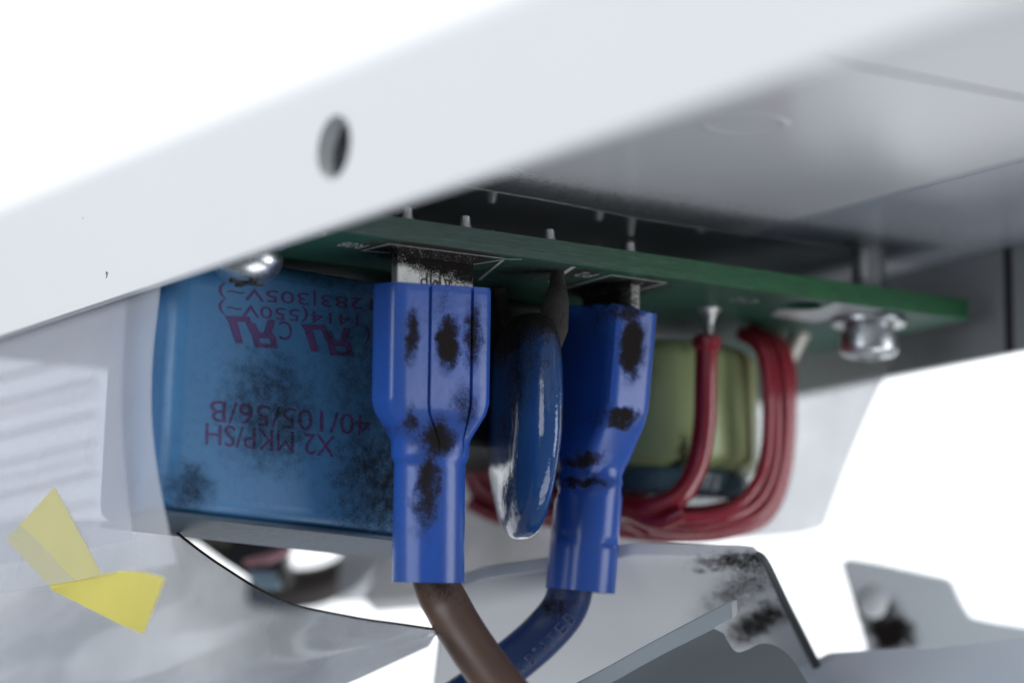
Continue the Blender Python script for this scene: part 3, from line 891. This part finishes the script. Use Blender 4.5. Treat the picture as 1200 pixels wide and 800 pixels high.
# yellow sticker folded over the lower edge of the side film
M_yel = NT('yellow_sticker'); t = M_yel
t.set(t.b.inputs['Base Color'], t.mix(t.noise(.25, 3), (.68, .60, .12), (.78, .69, .17))); t.b.inputs['Roughness'].default_value = .5; t.bump(t.noise(4, 5, .7), .25, .06)
stick = thing('yellow_sticker', P(120, 700, d=226), 'yellow paper sticker folded across the lower edge of the milky film', 'sticker')
def quadsheet(a, b, c, d, n=8, bow=0.0):
    rows = []
    for i in range(n):
        f = i / (n - 1)
        l = a.lerp(d, f); r_ = b.lerp(c, f)
        rows.append([l.lerp(r_, k / (n - 1)) - FWD * bow * math.sin(math.pi * k / (n - 1)) for k in range(n)])
    return MB().sheet(rows, .1)
ds = lambda px, py, off=0: P(px, py, d=(P(px, py, x=XF)- CAM).dot(FWD) - off)
qa = [ds(8, 632, .42), ds(64, 571, .32), ds(119, 672, .25), ds(62, 690, .42)]
build('upper_half', quadsheet(*qa, bow=.02), M_yel.m, stick)
qb = [qa[3] + UP * -.02, ds(122, 671, 4.2) + UP * .02, ds(193, 677, 5.5), ds(168, 742, 8.5)]
rows = []
top_ = catm([qa[3], ds(90, 681, .35), ds(122, 671, .25), ds(160, 669, .8), ds(193, 677, 1.4)], 12)
bot_ = catm([ds(64, 692, .2), ds(92, 706, 0), ds(118, 719, -.1), ds(144, 732, -.2), ds(168, 742, -.5)], 12)
for k in range(8): rows.append([a.lerp(b, k / 7) for a, b in zip(top_, bot_)])
build('lower_half', MB().sheet(rows, .1), M_yel.m, stick, label='lower half folded back below the film edge')

# right film behind the choke
rt = catm([P(400, 560, d=268), P(600, 520, d=268), P(800, 430, d=267), P(960, 400, d=265), P(1050, 415, d=262)], 20)
rb = catm([P(395, 705, d=272), P(520, 700, d=271), P(660, 668, d=269), P(800, 634, d=266), P(880, 630, d=264), P(940, 624, d=262.5), P(966, 616, d=262)], 20)
rows = [[a.lerp(b, k / 9) + FWD * 2 * math.sin(k / 9 * math.pi) for a, b in zip(rt, rb)] for k in range(10)]
build('rear_film', MB().sheet(rows, .16), film('rear_clear_film', (.50, .50, .53), .38, .15, smear=.35, scale=.06), label='clear plastic film with a slanted edge behind the red winding', cat='plastic film')

pv = [(425, 700), (455, 640), (470, 590), (560, 545), (720, 545), (790, 600), (806, 634), (770, 643), (720, 655), (640, 676), (560, 697), (500, 712), (440, 716)]
def flatpoly(pts, th):
    return MB().plate([((q - pts[0]).dot(RIGHT), (q - pts[0]).dot(UP)) for q in pts], [], pts[0], RIGHT, UP, -th)
build('film_shade_sheet', flatpoly([P(a, b, d=262) for a, b in pv], .3), film('film_shade_beige', (.46, .44, .42), .55, .4, smear=.35, scale=.12), label='added beige sheet standing for the shaded rear film below the disc varistor', cat='plastic sheet')  # added sheet: shade on the rear film put into beige

# ------------------------------------------------------------------ grey metal brackets below
def bracket_mat(name, c, bl=None, rough=.35, metal=0.0):
    t = NT(name); base = t.mix(t.noise(.12, 4), [v * .93 for v in c], c)
    if bl: t.dust(base, bl, amount=-.2, scale=4.6, gain=2.8, rough=rough, haze=.5)
    else: t.set(t.b.inputs['Base Color'], base); t.b.inputs['Roughness'].default_value = rough
    t.bump(t.noise(3, 3), .08, .05); t.b.inputs['Metallic'].default_value = metal
    return t.m
def polyplate(pts, th, bm_=None):
    """outline given as 3-D points lying near one plane; extruded away from the camera"""
    pts = [Vector(q) for q in pts]
    o = pts[0]; n = Vector((0, 0, 0))
    for i in range(1, len(pts) - 1): n += (pts[i] - o).cross(pts[i + 1] - o)
    n.normalize()
    if n.dot(FWD) < 0: n = -n
    a = (pts[1] - o).normalized(); a = (a - n * a.dot(n)).normalized(); b = n.cross(a)
    return MB().plate([((q - o).dot(a), (q - o).dot(b)) for q in pts], [], o, a, b, th if a.cross(b).dot(n) > 0 else -th)
bd = 237
smudge = [(P(884, 684, d=bd + 1), (2.0, 14, 3.2), .8), (P(866, 656, d=bd), (3.0, 14, .8), 1.0), (P(900, 728, d=bd + 4), (1.6, 14, 1.6), 1.1), (P(800, 690, d=bd), (4, 4, 1.5), .12)]
M_bp = bracket_mat('pale_bracket_paint', (.72, .73, .76), smudge, .2)
brk = thing('metal_bracket', P(760, 800, d=bd), 'pale grey sheet metal bracket with a sooty patch below the red winding', 'bracket')
def B(l, d0): return [P(a, b, d=d0 + c) for a, b, c in l]
out = B([(500, 860, 16), (520, 700, 3), (570, 688, 1.5), (640, 668, 1.2), (700, 650, .6), (745, 641, .3), (800, 643, .2), (868, 648, 0), (884, 651, 0), (893, 660, 0.5), (918, 712, 3), (940, 758, 6), (956, 790, 9), (985, 860, 15)], bd)
build('bent_plate', polyplate(out, 1.3), M_bp, brk, bevel=.15)
dark = bracket_mat('bracket_grey_paint', (.36, .39, .42), None, .3)
# folded rim on the right edge of the plate
e_ = [P(886, 648, d=bd - .2), P(897, 658, d=bd - .2), P(920, 706, d=bd + 2.4), P(943, 752, d=bd + 5.4), P(962, 790, d=bd + 8.5), P(990, 850, d=bd + 13)]
build('edge_fold', MB().tube(e_, [.2, .28, .32, .36, .36, .36], 12), bracket_mat('dark_cut_edge', (.07, .075, .08), None, .4), brk)
# nearer panel with a rolled top edge
ledge = D([(560, 868, 224), (690, 803, 226), (770, 759, 228), (858, 713, 230)])
rp = catm(ledge, 24)
lipn = UP * .86 + FWD * .5
rs = [[q + lipn * a_ + FWD * b_ for a_, b_ in ((.62, -.2), (.72, .0), (.62, .25), (-.62, .25), (-.7, .0), (-.62, -.2))] for q in rp]
rail = build('bent_lip', MB().rings(rs, smooth=False), bracket_mat('rail_paint', (.30, .34, .37), None, .25), brk)
rdir = (rp[-1] - rp[-2]).normalized()
rs = [[rp[-1] + rdir * e_s + (lipn * a_ + FWD * b_) * g_ for a_, b_ in ((.5, -.2), (.6, .0), (.5, .25), (-.62, .25), (-.72, .0), (-.62, -.2))] for e_s, g_ in ((-.02, 1.02), (.25, .98), (.42, .7))]
build('pale_tip', MB().rings(rs), plain('pale_tip_paint', (.5, .5, .5), .35), rail)  # small end piece, paler than the lip
hump = catm([P(862, 722, d=231), P(868, 738, d=231), P(876, 747, d=231), P(888, 744, d=231.2), P(905, 736, d=231.5), P(922, 740, d=231.8), P(936, 754, d=232), P(948, 776, d=232), P(960, 806, d=232), P(972, 850, d=232)], 36)
pan = polyplate(B([(560, 868, -4), (700, 797, -2), (780, 754, -1), (850, 716, 0)], 231) + hump + B([(970, 880, 0), (800, 900, -6)], 231), .9)
build('front_panel', pan, bracket_mat('panel_paint', (.15, .17, .185), None, .35), brk, bevel=.1)
# blurred bracket at the lower right
nb = thing('corner_bracket', P(1100, 800, d=262), 'grey folded corner bracket with a dark screw hole on its own', 'bracket')
o2 = B([(985, 658, 0), (996, 654, 0), (1040, 661, -.5), (1106, 675, -1), (1117, 680, -1), (1126, 702, -1.2), (1138, 722, -1.5), (1160, 727, -2), (1200, 733, -3), (1290, 760, -4), (1290, 860, -4), (1022, 860, -1), (1021, 790, 0), (1014, 752, 0), (1003, 716, 0)], 262)
cb = P(1024, 728, d=262)
M_nb = bracket_mat('corner_bracket_paint', (.74, .79, .83), [(P(1016, 716, d=262), (1.5, 9, 1.2), 1.3), (P(1034, 742, d=262), (1.3, 9, 1.5), 1.5), (P(1022, 735, d=262), (1.0, 9, 1.2), 1.2)], .4)
pl = build('upright_plate', polyplate(o2, 1.0), M_nb, nb, bevel=.2)
build('screw_boss', MB().lathe(P(1026, 706, d=261.4), [(1.5, .6), (1.45, .1), (1.1, -.25), (.4, -.4)], 24, axis=FWD), plain('bare_boss', (.66, .68, .70), .35), nb)
o3 = B([(930, 782, 0), (962, 776, 0), (975, 770, 0), (1040, 780, -3), (1120, 768, -8), (1290, 742, -16), (1290, 880, -30), (900, 880, -8)], 246)
build('foot_flange', polyplate(o3, 1.0), bracket_mat('flange_paint', (.52, .57, .64), None, .35), nb, bevel=.2)

# ------------------------------------------------------------------ things glimpsed below the capacitor
mod = thing('relay_module', P(280, 670, d=262), 'dark plastic module glimpsed below the capacitor', 'relay')
def slab(pl, d0, th, mat, name):
    build(name, polyplate(B([(a, b, 0) for a, b in pl], d0), th), mat, mod, bevel=.3)
slab([(200, 560), (352, 590), (345, 640), (332, 655), (338, 690), (312, 690), (262, 658), (216, 624), (203, 600)], 262, 8, plain('black_plastic', (.018, .016, .017), .45), 'body')
slab([(215, 622), (270, 632), (268, 640), (214, 633)], 260, .8, plain('dark_olive_label', (.10, .095, .06), .5), 'label_plate')
slab([(282, 656), (320, 646), (340, 636), (342, 648), (318, 660), (288, 664)], 258, .8, plain('pinkish_wire_skin', (.42, .22, .24), .4), 'pink_lug')
slab([(288, 668), (322, 668), (332, 690), (300, 690)], 259, .8, plain('pale_blue_plastic', (.22, .33, .40), .4), 'blue_lug')
dw = build('rear_cable', MB().tube(D([(455, 560, 280), (448, 615, 280), (425, 655, 279), (385, 682, 278), (340, 690, 278), (300, 684, 279)]), [1.3, 1.5, 1.5, 1.7, 1.9, 1.9], 16), plain('brown_grey_cable', (.05, .04, .036), .5), label='dark brown cable looping far behind below the capacitor', cat='cable')
for o in bpy.data.objects:
    if '_o' in o: del o['_o']
